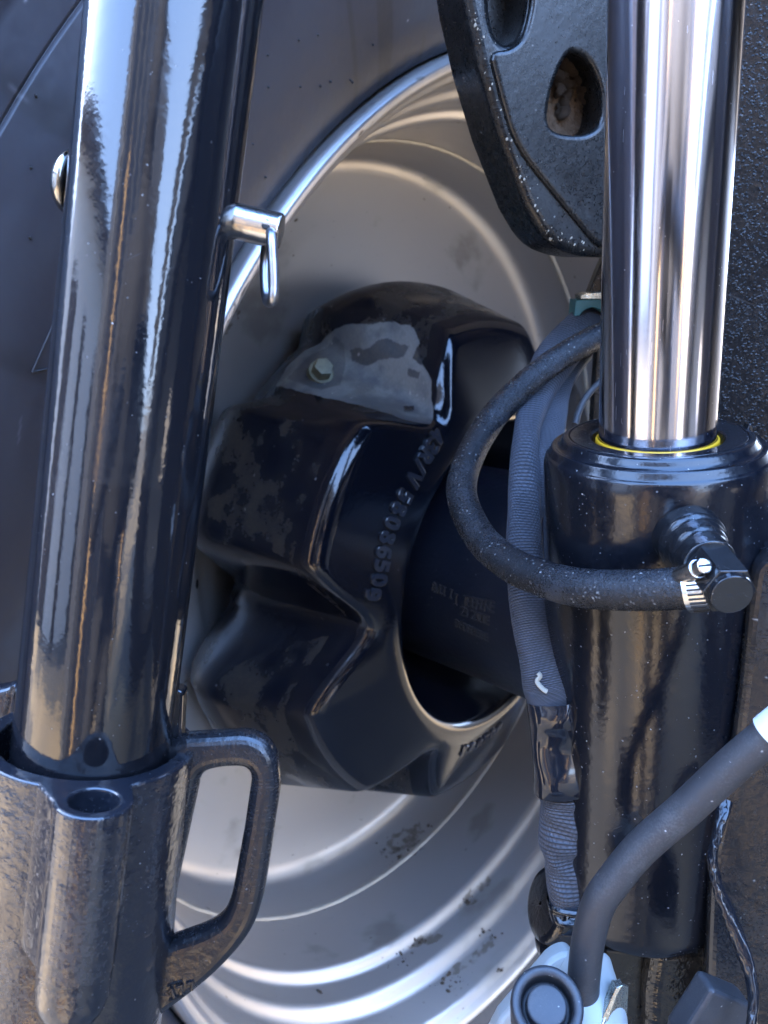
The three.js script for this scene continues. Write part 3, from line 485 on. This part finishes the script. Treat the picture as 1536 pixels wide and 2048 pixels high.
/* ------------------------------------------------ hoses */
{
  const t = thing('hydraulic_hose', 'thick black rubber hose looping from the cylinder port behind the chrome rod', 'hose', at(1300, 1180, 0.325));
  const pts = [[1416, 1174, 0.306], [1362, 1176, 0.311], [1300, 1180, 0.318], [1172, 1177, 0.336], [1082, 1156, 0.358], [1007, 1119, 0.383], [952, 1062, 0.41], [923, 973, 0.44], [977, 848, 0.48], [1067, 754, 0.505], [1155, 694, 0.52], [1215, 664, 0.53], [1300, 620, 0.54]];
  part('hose', sweep(pts, 260, 40, () => [0.0081, 0.0081]), M.rubber, t);
  // worm-drive clamp
  const a = at(1374, 1176, 0.310), b = at(1420, 1172, 0.3055), d = b.clone().sub(a).normalize();
  const cl = thing('hose_clamp', 'slotted steel worm-drive clamp around the hose end', 'clamp', a.clone().add(V(0, -0.011, 0)));
  part('band', rev(a, d, fillet([[0, 0.0082], [0, 0.0094, 0.0003], [0.0098, 0.0094, 0.0003], [0.0098, 0.0082]], 2), 64), M.steel, cl);
  const x = V(0, 1, 0).addScaledVector(d, -d.y).normalize(), y = d.clone().cross(x); const slotM = new THREE.MeshStandardMaterial({ color: 0x08080a, roughness: 0.5 });
  const f = (ang) => x.clone().multiplyScalar(Math.cos(ang)).addScaledVector(y, Math.sin(ang));
  const toC = CAM.clone().sub(a).normalize(), ac = Math.atan2(toC.dot(y), toC.dot(x));
  for (let k = 0; k < 12; k++) { const an = ac + (k - 4.5) * 0.19 * (ac > 0 ? 1 : -1), n = f(an); const g = new RoundedBoxGeometry(0.0058, 0.0007, 0.0009, 1, 0.0002); g.applyMatrix4(new THREE.Matrix4().makeBasis(d, n.clone().cross(d), n).setPosition(a.clone().addScaledVector(d, 0.0049).addScaledVector(n, 0.0094))); part('slot', g, slotM, cl); }
  const s0 = at(1378, 1146, 0.302), sd = at(1408, 1132, 0.293).sub(s0).normalize();
  const screw = part('screw', rev(s0.clone().addScaledVector(sd, -0.006), sd, fillet([[0, 0.0005], [0, 0.0038, 0.0008], [0.012, 0.0036, 0.0004], [0.012, 0.003, 0.0002], [0.0165, 0.003, 0.0008], [0.0165, 0.0002]], 3), 32), M.steel, cl);
  const sl = new RoundedBoxGeometry(0.0008, 0.0054, 0.0008, 1, 0.0002), z = sd, xx = perp(z); sl.applyMatrix4(new THREE.Matrix4().makeBasis(z.clone().cross(xx).negate(), xx, z).setPosition(s0.clone().addScaledVector(sd, 0.0104))); part('screw_slot', sl, slotM, screw, cl);
}
// woven sleeve
M.weave = (() => {
  const n = 64, map = tex(512, 512, (u, v) => { const a = Math.abs(Math.sin(v * Math.PI * 16)), b = Math.abs(Math.sin((u * 16 + (Math.floor(v * 16) % 2) * 0.5) * Math.PI)); const h = Math.pow(a, 0.6) * (0.65 + 0.35 * b); return mix3([0.08, 0.085, 0.1], [0.30, 0.31, 0.345], h * (0.75 + 0.4 * fbm(u, v, 8, 4, 301))); }, true, [1 / 0.03, 1 / 0.03]);
  const b = tex(512, 512, (u, v) => { const a = Math.abs(Math.sin(v * Math.PI * 16)), c = Math.abs(Math.sin((u * 16 + (Math.floor(v * 16) % 2) * 0.5) * Math.PI)); return Math.pow(a, 0.6) * (0.6 + 0.4 * c); }, false, [1 / 0.03, 1 / 0.03]);
  return new THREE.MeshPhysicalMaterial({ map, bumpMap: b, bumpScale: 0.0006, roughness: 0.6, sheen: 0.4, sheenRoughness: 0.5, sheenColor: new THREE.Color(0.3, 0.33, 0.4) });
})();
{
  const t = thing('woven_hose_sleeve', 'flat grey-black woven hose sleeve hanging beside the cylinder, taped near its middle', 'hose sleeve', at(1140, 1800, 0.43));
  const mk = (pts, n, seg, thick, wr) => {
    const W2 = pts.map((q) => q[3] / 2 / F * q[2]);
    const wAt = (s) => { const k = s * (pts.length - 1), i = Math.min(pts.length - 2, Math.floor(k)); return lerp(W2[i], W2[i + 1], sstep(0, 1, k - i)); };
    // a flattened tube whose wide axis lies across the view
    const P = pts.map((q) => at(q[0], q[1], q[2])), curve = new THREE.CatmullRomCurve3(P, false, 'centripetal'); const len = curve.getLength();
    return grid(seg, n, (i, j) => {
      const s = j / n, p = curve.getPoint(s), tg = curve.getTangent(s), v = p.clone().sub(CAM).normalize(), x = v.clone().cross(tg).normalize(), y = tg.clone().cross(x).normalize();
      const tw = 0.25 * Math.sin(s * 5 + 1), X = x.clone().multiplyScalar(Math.cos(tw)).addScaledVector(y, Math.sin(tw)), Y = tg.clone().cross(X);
      const a = i / seg * 2 * Math.PI, c = Math.cos(a), d = Math.sin(a), w = wAt(s), e = 0.72, sx = Math.sign(c) * Math.pow(Math.abs(c), e), sy = Math.sign(d) * Math.pow(Math.abs(d), 0.9);
      const fold = wr * (Math.sin(s * 40 + 3 * c) * 0.5 + Math.sin(s * 23 - 2.2 * c + 1) * 0.8);
      const b = Math.min(thick, w * 0.75) * (1 + 0.2 * Math.sin(s * 9)) ;
      return [p.addScaledVector(X, sx * (w + fold * 0.4)).addScaledVector(Y, sy * b + fold * Math.abs(d)), a * w, s * len];
    }, true, true);
  };
  part('upper_sleeve', mk([[1215, 612, 0.585, 70], [1170, 652, 0.57, 78], [1112, 715, 0.55, 84], [1072, 800, 0.515, 62], [1052, 880, 0.47, 52], [1048, 1000, 0.44, 66], [1050, 1100, 0.42, 74], [1064, 1210, 0.405, 90], [1078, 1290, 0.398, 92], [1098, 1368, 0.394, 104], [1106, 1410, 0.394, 96]], 220, 40, 0.0068, 0.0006), M.weave, t);
  part('folded_layer', mk([[1190, 640, 0.60, 80], [1140, 700, 0.585, 92], [1112, 780, 0.545, 60], [1098, 850, 0.50, 66], [1088, 920, 0.462, 54], [1076, 1010, 0.452, 30], [1066, 1080, 0.445, 12]], 100, 32, 0.004, 0.0004), M.weave, t);
  part('lower_sleeve', mk([[1126, 1560, 0.412, 100], [1133, 1600, 0.413, 104], [1130, 1671, 0.416, 104], [1137, 1733, 0.42, 92], [1137, 1792, 0.426, 82], [1141, 1840, 0.43, 72]], 120, 40, 0.0095, 0.0011), M.weave, t);
  const tape = new THREE.MeshPhysicalMaterial({ color: 0x1a1b20, roughness: 0.1, bumpMap: bumpTex(512, 0.05, (u, v) => 0.75 * fbm(u, v, 4, 2, 330) + 0.12 * Math.pow(vnoise(u, v, 30, 331), 3)), bumpScale: 0.00018 });
  const tp = part('tape_wrap', mk([[1104, 1396, 0.393, 104], [1112, 1450, 0.396, 104], [1120, 1520, 0.40, 108], [1126, 1578, 0.405, 116]], 60, 40, 0.0085, 0.00008), tape, t);
  part('crimp_ring', mk([[1139, 1796, 0.424, 90], [1140, 1812, 0.4255, 88], [1141, 1828, 0.427, 86]], 12, 40, 0.0115, 0), M.fitting, t);
  part('dirt_fleck', sweep([[1076, 1346, 0.3855], [1081, 1352, 0.3852], [1074, 1362, 0.3852], [1086, 1378, 0.385], [1094, 1383, 0.385]], 24, 8, () => [0.0014, 0.0008]), M.paleDirt, t);
  // the elbow below
  const cpl = thing('hose_elbow', 'glossy black elbow fitting below the woven sleeve', 'fitting', at(1130, 1930, 0.44));
  const ea = at(1150, 1900, 0.445), ed = at(1082, 1810, 0.432).sub(ea).normalize();
  part('elbow_body', rev(ea, ed, fillet([[-0.02, 0.001], [-0.02, 0.016, 0.004], [0.012, 0.0175, 0.005], [0.02, 0.014, 0.003], [0.022, 0.001]], 6), 64), M.gloss, cpl);
  part('end_cap', rev(at(1110, 1812, 0.438), at(1060, 1803, 0.434).sub(at(1110, 1812, 0.438)), fillet([[-0.004, 0.001], [-0.004, 0.019, 0.002], [0.005, 0.0195, 0.003], [0.0075, 0.016, 0.002], [0.009, 0.001]], 6), 64), M.gloss, cpl);
  part('socket', rev(at(1148, 1960, 0.446), at(1143, 1840, 0.434).sub(at(1148, 1960, 0.446)), fillet([[0, 0.001], [0, 0.0125, 0.003], [0.012, 0.0145, 0.003], [0.022, 0.0145, 0.002], [0.0245, 0.0125, 0.001], [0.024, 0.001]], 5), 64), M.gloss, cpl);
  const nut = cyl(at(1143, 1872, 0.433), at(1141, 1835, 0.4275), 0.0125, 0.0125, 6, 0.0008).toNonIndexed(); nut.computeVertexNormals(); part('hex_nut', nut, M.fitting, cpl);
}
{
  const t = thing('breather_hose', 'dull dark rubber hose curving from the white coupling up past the cylinder', 'hose', at(1170, 1950, 0.345));
  part('hose', sweep([[1166, 1990, 0.352], [1168, 1950, 0.348], [1178, 1873, 0.342], [1199, 1803, 0.337], [1225, 1765, 0.334], [1280, 1698, 0.329], [1371, 1618, 0.32], [1465, 1531, 0.31], [1521, 1484, 0.304], [1620, 1410, 0.295]], 160, 40, () => [0.0068, 0.0068]), M.rubberDull, t);
  const w = thing('white_hose_sleeve', 'white plastic sleeve around the dull hose at the right edge', 'sleeve', at(1560, 1455, 0.30));
  part('sleeve', sweep([[1540, 1470, 0.302], [1550, 1462, 0.301], [1560, 1454, 0.30], [1640, 1396, 0.292]], 40, 40, () => [0.0078, 0.0078]), M.whiteSolid, w);
}
{
  const t = thing('pipe_bracket', 'teal pipe clamp with zinc cover strip behind the chrome rod', 'clamp', at(1190, 630, 0.6));
  part('clamp_block', slab(at(1190, 610, 0.56), RIGHT, V(0, 1, 0), [[1152, 600], [1260, 597], [1260, 625], [1212, 632], [1202, 621, 0.006], [1184, 613, 0.01], [1166, 622, 0.006], [1160, 632], [1149, 632]], [], 0.02, 0.0008, 2), M.green, t);
  part('cover_strip', slab(at(1190, 594, 0.558), RIGHT, V(0, 1, 0), [[1161, 590], [1172, 585], [1260, 584], [1260, 598], [1162, 599]], [], 0.018, 0.0006, 2), M.zinc, t);
  part('strut', slab(at(1200, 560, 0.57), RIGHT, V(0, 1, 0), [[1178, 586], [1196, 540], [1260, 400], [1260, 586]], [], 0.012, 0.001, 2), M.plate, t);
  const c = thing('thin_cable', 'thin black cable between the woven sleeve and the chrome rod', 'cable', at(1160, 830, 0.52));
  part('cable', sweep([[1150, 850, 0.515], [1158, 822, 0.52], [1172, 795, 0.525], [1196, 768, 0.53], [1240, 730, 0.535]], 40, 16, () => [0.0022, 0.0022]), M.rubberDull, c);
  const s2 = thing('support_bar', 'narrow dark bar standing behind the chrome rod', 'bar', at(1200, 850, 0.56));
  part('bar', slab(at(1200, 760, 0.555), RIGHT, V(0, 1, 0), [[1195, 690], [1260, 640], [1260, 870], [1184, 870]], [], 0.012, 0.001, 2), M.plate, s2);
}

/* ------------------------------------------------ link arm plate with its two openings */
{
  const t = thing('lift_arm_plate', 'black tapered lift arm plate with two openings and dusty edge at the top', 'lift arm', at(1150, 500, 0.47));
  const n = FH.clone().negate().addScaledVector(RIGHT, 0.3).normalize(), x = RIGHT.clone().addScaledVector(n, -RIGHT.dot(n)).normalize(), y = n.clone().cross(x);
  const o = at(1100, 300, 0.46);
  M.arm = paint({ s: 17, m: 0.16, base: [0.05, 0.053, 0.058], dust: 0.34, dustC: [0.30, 0.30, 0.285], flecks: 160, fleck: [0.6, 1.6], scr: 110, rough: 0.26, extra: { bumpMap: peel, bumpScale: 0.00012 } });
  const pocket = [[980, -110, 0.004], [983, 30, 0.006], [996, 76, 0.01], [1018, 90, 0.01], [1040, 76, 0.01], [1058, 20, 0.01], [1060, -110, 0.004]];
  const opening = [[1136, 106, 0.006], [1154, 104, 0.006], [1175, 115, 0.006], [1194, 145, 0.008], [1206, 190, 0.01], [1206, 228, 0.01], [1196, 258, 0.01], [1164, 272, 0.01], [1112, 266, 0.01], [1095, 245, 0.008], [1100, 200, 0.01], [1112, 155, 0.008]];
  const arm = part('arm', slab(o.clone().addScaledVector(n, -0.003), x, y, [[905, -160], [930, 0], [958, 130], [998, 268], [1052, 410], [1096, 486, 0.012], [1160, 514, 0.012], [1300, 516], [1330, -160]], [pocket, opening], 0.042, 0.0055, 6), M.arm, t);
  const face = part('raised_face', slab(o, x, y, [[1066, -158], [1064, 10, 0.004], [1050, 72, 0.008], [1022, 98, 0.008], [988, 100, 0.004], [984, 120], [1002, 190], [1032, 293, 0.02], [1111, 392, 0.02], [1198, 496, 0.008], [1300, 508], [1328, -158]], [opening], 0.006, 0.0028, 5), M.arm, t);
  // earth behind the lower opening and the closed back of the pocket
  part('opening_back', slab(o.clone().addScaledVector(n, -0.034), x, y, [[960, -140], [1090, -140], [1090, 120], [960, 120]], [], 0.006, 0.001, 1), M.arm, t);
  const soilM = new THREE.MeshStandardMaterial({ color: new THREE.Color().setRGB(0.10, 0.062, 0.036), roughness: 1, bumpMap: cast, bumpScale: 0.002 });
  const bed = part('soil_bed', slab(o.clone().addScaledVector(n, -0.026), x, y, [[1070, 60], [1250, 60], [1250, 320], [1070, 320]], [], 0.004, 0.001, 1), soilM, t);
  const clod = [];
  for (let k = 0; k < 260; k++) { const h = hit(1104 + rnd() * 100, 105 + rnd() * (50 + 85 * rnd()), bed); if (!h) continue; const r = 0.0006 + 0.0032 * rnd() ** 2; const g = new THREE.IcosahedronGeometry(r, 1); g.scale(0.6 + rnd(), 0.6 + rnd(), 0.8); g.rotateZ(rnd() * 6); g.rotateX(rnd() * 6); h.p.addScaledVector(n, r * 0.5 + 0.006 * rnd() ** 3); g.translate(h.p.x, h.p.y, h.p.z); clod.push(g); }
  part('packed_soil', clod, soilM, bed, t).userData.kind = 'stuff';
  const spots = [], blob = (px, py, r, l) => { const h = hit(px, py, arm) ?? hit(px, py, face); if (!h) return; const g = new THREE.IcosahedronGeometry(r, 2); g.scale(1, 0.3, l); g.rotateY(0.35); g.applyQuaternion(new THREE.Quaternion().setFromUnitVectors(V(0, 1, 0), h.n)); g.translate(h.p.x, h.p.y, h.p.z); spots.push(g); };
  for (const [X, Y, r, l] of [[215, 300, 6, 1], [265, 445, 7, 1], [262, 555, 6, 1.8], [355, 760, 7, 1.2], [510, 1185, 6, 1.1], [530, 1265, 7, 1], [665, 1500, 8, 1.3], [770, 1725, 6, 1.5], [765, 1825, 7, 1], [830, 1825, 5, 1], [145, 80, 4, 1.4], [165, 160, 4, 1], [455, 1130, 4, 1.5], [650, 200, 5, 1.2], [345, 325, 5, 1.4], [690, 1580, 3, 1], [580, 1340, 3, 2]]) blob(900 + X / 3.79, Y / 3.79, r / 3.79 / F * 0.45 * 0.62, l);
  for (let k = 0; k < 60; k++) { const t = rnd(), e = [[942, 10], [966, 130], [1004, 262], [1060, 408], [1104, 486], [1170, 506]], i = Math.min(4, Math.floor(t * 5)), f = t * 5 - i; blob(lerp(e[i][0], e[i + 1][0], f) + 34 * rnd() ** 2, lerp(e[i][1], e[i + 1][1], f) - (i > 3 ? 20 * rnd() : 0), 0.0002 + 0.0005 * rnd() ** 3, 1 + rnd()); }
  part('dirt_splashes', spots, M.paleDirt, arm, t).userData.kind = 'stuff';
}
/* ------------------------------------------------ castings on the right */
{
  const f = thing('rear_frame_casting', 'rough black painted frame casting behind the chrome rod at the upper right', 'frame', at(1500, 1000, 0.47));
  part('frame_face', slab(at(1480, 500, 0.47), RIGHT.clone().addScaledVector(FH, -0.25), V(0, 1, 0), [[1360, -160], [1720, -160], [1720, 1250], [1360, 1250]], [], 0.05, 0.004, 3), M.frame, f);
  const l = thing('lower_link', 'large rough cast iron lower link arm at the lower right edge', 'link arm', at(1480, 1900, 0.38));
  part('arm_body', slab(at(1490, 1500, 0.362), RIGHT.clone().addScaledVector(FH, -0.3), V(0, 1, 0), [[1560, 1098], [1536, 1106], [1507, 1134, 0.003], [1502, 1160, 0.003], [1494, 1225], [1479, 1381], [1465, 1488], [1441, 1616], [1421, 1700], [1414, 1880], [1406, 2140], [1760, 2140], [1760, 1098]], [], 0.07, 0.0045, 4), M.link, l);
  part('upper_lug', slab(at(1540, 1060, 0.358), RIGHT, V(0, 1, 0), [[1536, 1028, 0.003], [1524, 1060, 0.003], [1524, 1084, 0.003], [1540, 1100], [1640, 1100], [1640, 1020]], [], 0.03, 0.003, 3), M.link, l);
}
{
  const t = thing('wrapped_cable', 'crinkled black plastic wrapped cable running down the lower link', 'cable', at(1500, 2030, 0.345));
  M.wrap = new THREE.MeshPhysicalMaterial({ color: 0x15171c, roughness: 0.12, bumpMap: bumpTex(512, 0.03, (u, v) => fbm(u * 2, v, 6, 3, 351)), bumpScale: 0.00025 });
  part('wrap', sweep([[1450, 1600, 0.36], [1438, 1650, 0.356], [1424, 1715, 0.354], [1440, 1785, 0.352], [1466, 1850, 0.35], [1490, 1915, 0.347], [1506, 1980, 0.344], [1500, 2090, 0.34]], 120, 20, (s, a) => [0.0024 + 0.0012 * vnoise(s * 3, a / 6.2832, 16, 353), 0.0018 + 0.0008 * vnoise(s * 3, a / 6.2832, 16, 354), s * 5]), M.wrap, t);
}
/* ------------------------------------------------ push-button coupling and the small things below the cylinder */
{
  const t = thing('push_button_coupling', 'white plastic coupling with a round dark push button at the bottom', 'coupling', at(1120, 2080, 0.35));
  const a = at(1175, 1940, 0.362), b = at(1090, 2100, 0.338), d = b.clone().sub(a).normalize();
  part('coupling_body', rev(at(1170, 1905, 0.372), at(1180, 2140, 0.345).sub(at(1170, 1905, 0.372)), fillet([[0, 0.001], [0, 0.0105, 0.003], [0.008, 0.0125, 0.004], [0.02, 0.0165, 0.006], [0.06, 0.017]], 6), 64), M.white, t);
  part('side_wing', slab(at(1120, 1980, 0.365), RIGHT, UPV, [[1104, 1916, 0.004], [1140, 1902, 0.004], [1180, 1960], [1180, 2100], [960, 2120], [1000, 2040]], [], 0.012, 0.003, 4), M.white, t);
  const c = at(1094, 2010, 0.325), ax = CAM.clone().sub(c).normalize().addScaledVector(V(0, 1, 0), 0.35).addScaledVector(RIGHT, 0.05).normalize();
  part('button_collar', rev(c, ax, fillet([[-0.03, 0.0135], [-0.004, 0.0143, 0.004], [0.001, 0.0142, 0.002], [0.002, 0.0125, 0.0015], [0.001, 0.0103, 0.001], [-0.008, 0.0098, 0.001], [-0.009, 0.0005]], 6), 96), M.plastic, t);
  part('push_button', rev(c, ax, fillet([[-0.009, 0.0082], [-0.001, 0.008, 0.0014], [-0.0006, 0.004, 0.002], [-0.0005, 0.0001]], 6), 64), M.plastic, t);
  const z = thing('zinc_bracket', 'small yellowish zinc plated bracket beside the white coupling', 'bracket', at(1230, 2060, 0.35));
  part('plate', slab(at(1225, 2010, 0.345), RIGHT.clone().addScaledVector(FWD, 0.9), UPV, [[1196, 2075], [1240, 1966], [1258, 1972], [1252, 2090], [1196, 2090]], [], 0.004, 0.0005, 2), M.zinc, z);
  part('edge_plate', slab(at(1215, 2020, 0.342), RIGHT.clone().addScaledVector(UPV, 0.9), UPV, [[1190, 2070], [1232, 1976], [1246, 1970], [1236, 1990], [1205, 2075]], [], 0.005, 0.0005, 2), M.zinc, z);
  const k = thing('cast_lug', 'shiny black cast lug under the hydraulic cylinder', 'lug', at(1380, 2000, 0.43));
  part('lug', slab(at(1370, 1950, 0.425), RIGHT, V(0, 1, 0), [[1306, 1906, 0.006], [1380, 1898, 0.006], [1470, 1890], [1470, 2120], [1290, 2120], [1292, 1990, 0.006]], [], 0.05, 0.008, 6), (() => { const m = M.gloss.clone(); m.bumpMap = cast; m.bumpScale = 0.0008; return m; })(), k);
  const v = thing('pin_bar', 'dark upright bar under the hydraulic cylinder', 'bar', at(1262, 2060, 0.44));
  part('bar', slab(at(1262, 1970, 0.44), RIGHT, V(0, 1, 0), [[1210, 1900], [1290, 1905], [1286, 2120], [1210, 2120]], [], 0.02, 0.002, 3), M.plate, v);
  const bl = thing('plastic_block', 'dull dark plastic block at the bottom right', 'block', at(1440, 2060, 0.35));
  part('block', slab(at(1440, 2020, 0.352), RIGHT.clone().addScaledVector(FH, 0.2), V(0, 1, 0), [[1362, 2080], [1426, 1980, 0.003], [1504, 2012, 0.004], [1516, 2034, 0.003], [1504, 2150], [1350, 2150]], [], 0.012, 0.002, 3), M.plastic, bl);
}
/* ------------------------------------------------ vent pips on the tyre, soil on the rim */
{
  const pips = []; const P = [[72, 192], [62, 335], [60, 475], [700, 160], [640, 172], [600, 174], [536, 174], [660, 163], [704, 164], [745, 90], [635, 70], [597, 80], [530, 354], [505, 288], [535, 110]];
  for (const [x, y] of P) { const h = hit(x, y, tyre); if (!h) continue; const g = new THREE.CylinderGeometry(0.0005, 0.0008, 0.0014, 8); g.translate(0, 0.0006, 0); g.applyQuaternion(new THREE.Quaternion().setFromUnitVectors(V(0, 1, 0), h.n)); g.translate(h.p.x, h.p.y, h.p.z); pips.push(g); }
  const m = part('vent_pips', pips, M.rubberDull, tyre, wheel); m.userData.kind = 'stuff';
  const mk = []; for (const [a, b] of [[[64, 744], [128, 600]], [[64, 744], [112, 734]]]) { const L = [];
    for (let k = 0; k <= 5; k++) { const h = hit(lerp(a[0], b[0], k / 5), lerp(a[1], b[1], k / 5), tyre); if (h) L.push([h.p.addScaledVector(h.n, 0.0002)]); } if (L.length > 2) mk.push(sweep(L, 20, 8, () => [0.0006, 0.0006], true)); }
  part('moulded_mark', mk, M.rubberDull, tyre, wheel);
  const soil = []; for (const [x, y, n, s] of [[838, 1884, 22, 10], [935, 1800, 14, 9], [790, 1705, 20, 26], [870, 1652, 8, 14], [905, 1960, 22, 30], [985, 1860, 10, 20], [800, 1915, 12, 24], [640, 1985, 4, 4], [1000, 1940, 8, 10], [720, 1640, 2, 3]]) for (let k = 0; k < n; k++) {
    const h = hit(x + (rnd() + rnd() - 1) * s * 1.6, y + (rnd() + rnd() - 1) * s, rimMesh); if (!h) continue; const g = new THREE.IcosahedronGeometry(0.0006 + 0.0022 * rnd() ** 3, 1); g.scale(1, 0.6, 1.4); g.rotateX(rnd() * 6); g.rotateY(rnd() * 6); g.translate(h.p.x, h.p.y, h.p.z); soil.push(g); }
  part('dried_soil', soil, M.dirt, rimMesh, wheel).userData.kind = 'stuff';
  const dh = hit(394, 1168, rimMesh);
  part('drill_hole', cyl(dh.p.clone().addScaledVector(dh.n, -0.002), dh.p.clone().addScaledVector(dh.n, 0.0003), 0.0052, 0.0052, 32, 0.0002), new THREE.MeshStandardMaterial({ color: 0x030303, roughness: 0.9 }), rimMesh, wheel);
}

/* ------------------------------------------------ draw */
const renderer = new THREE.WebGLRenderer({ antialias: true });
renderer.setSize(768, 1024); renderer.shadowMap.enabled = true;
renderer.toneMapping = THREE.LinearToneMapping; renderer.toneMappingExposure = EXPOSURE;
renderer.render(scene, camera);
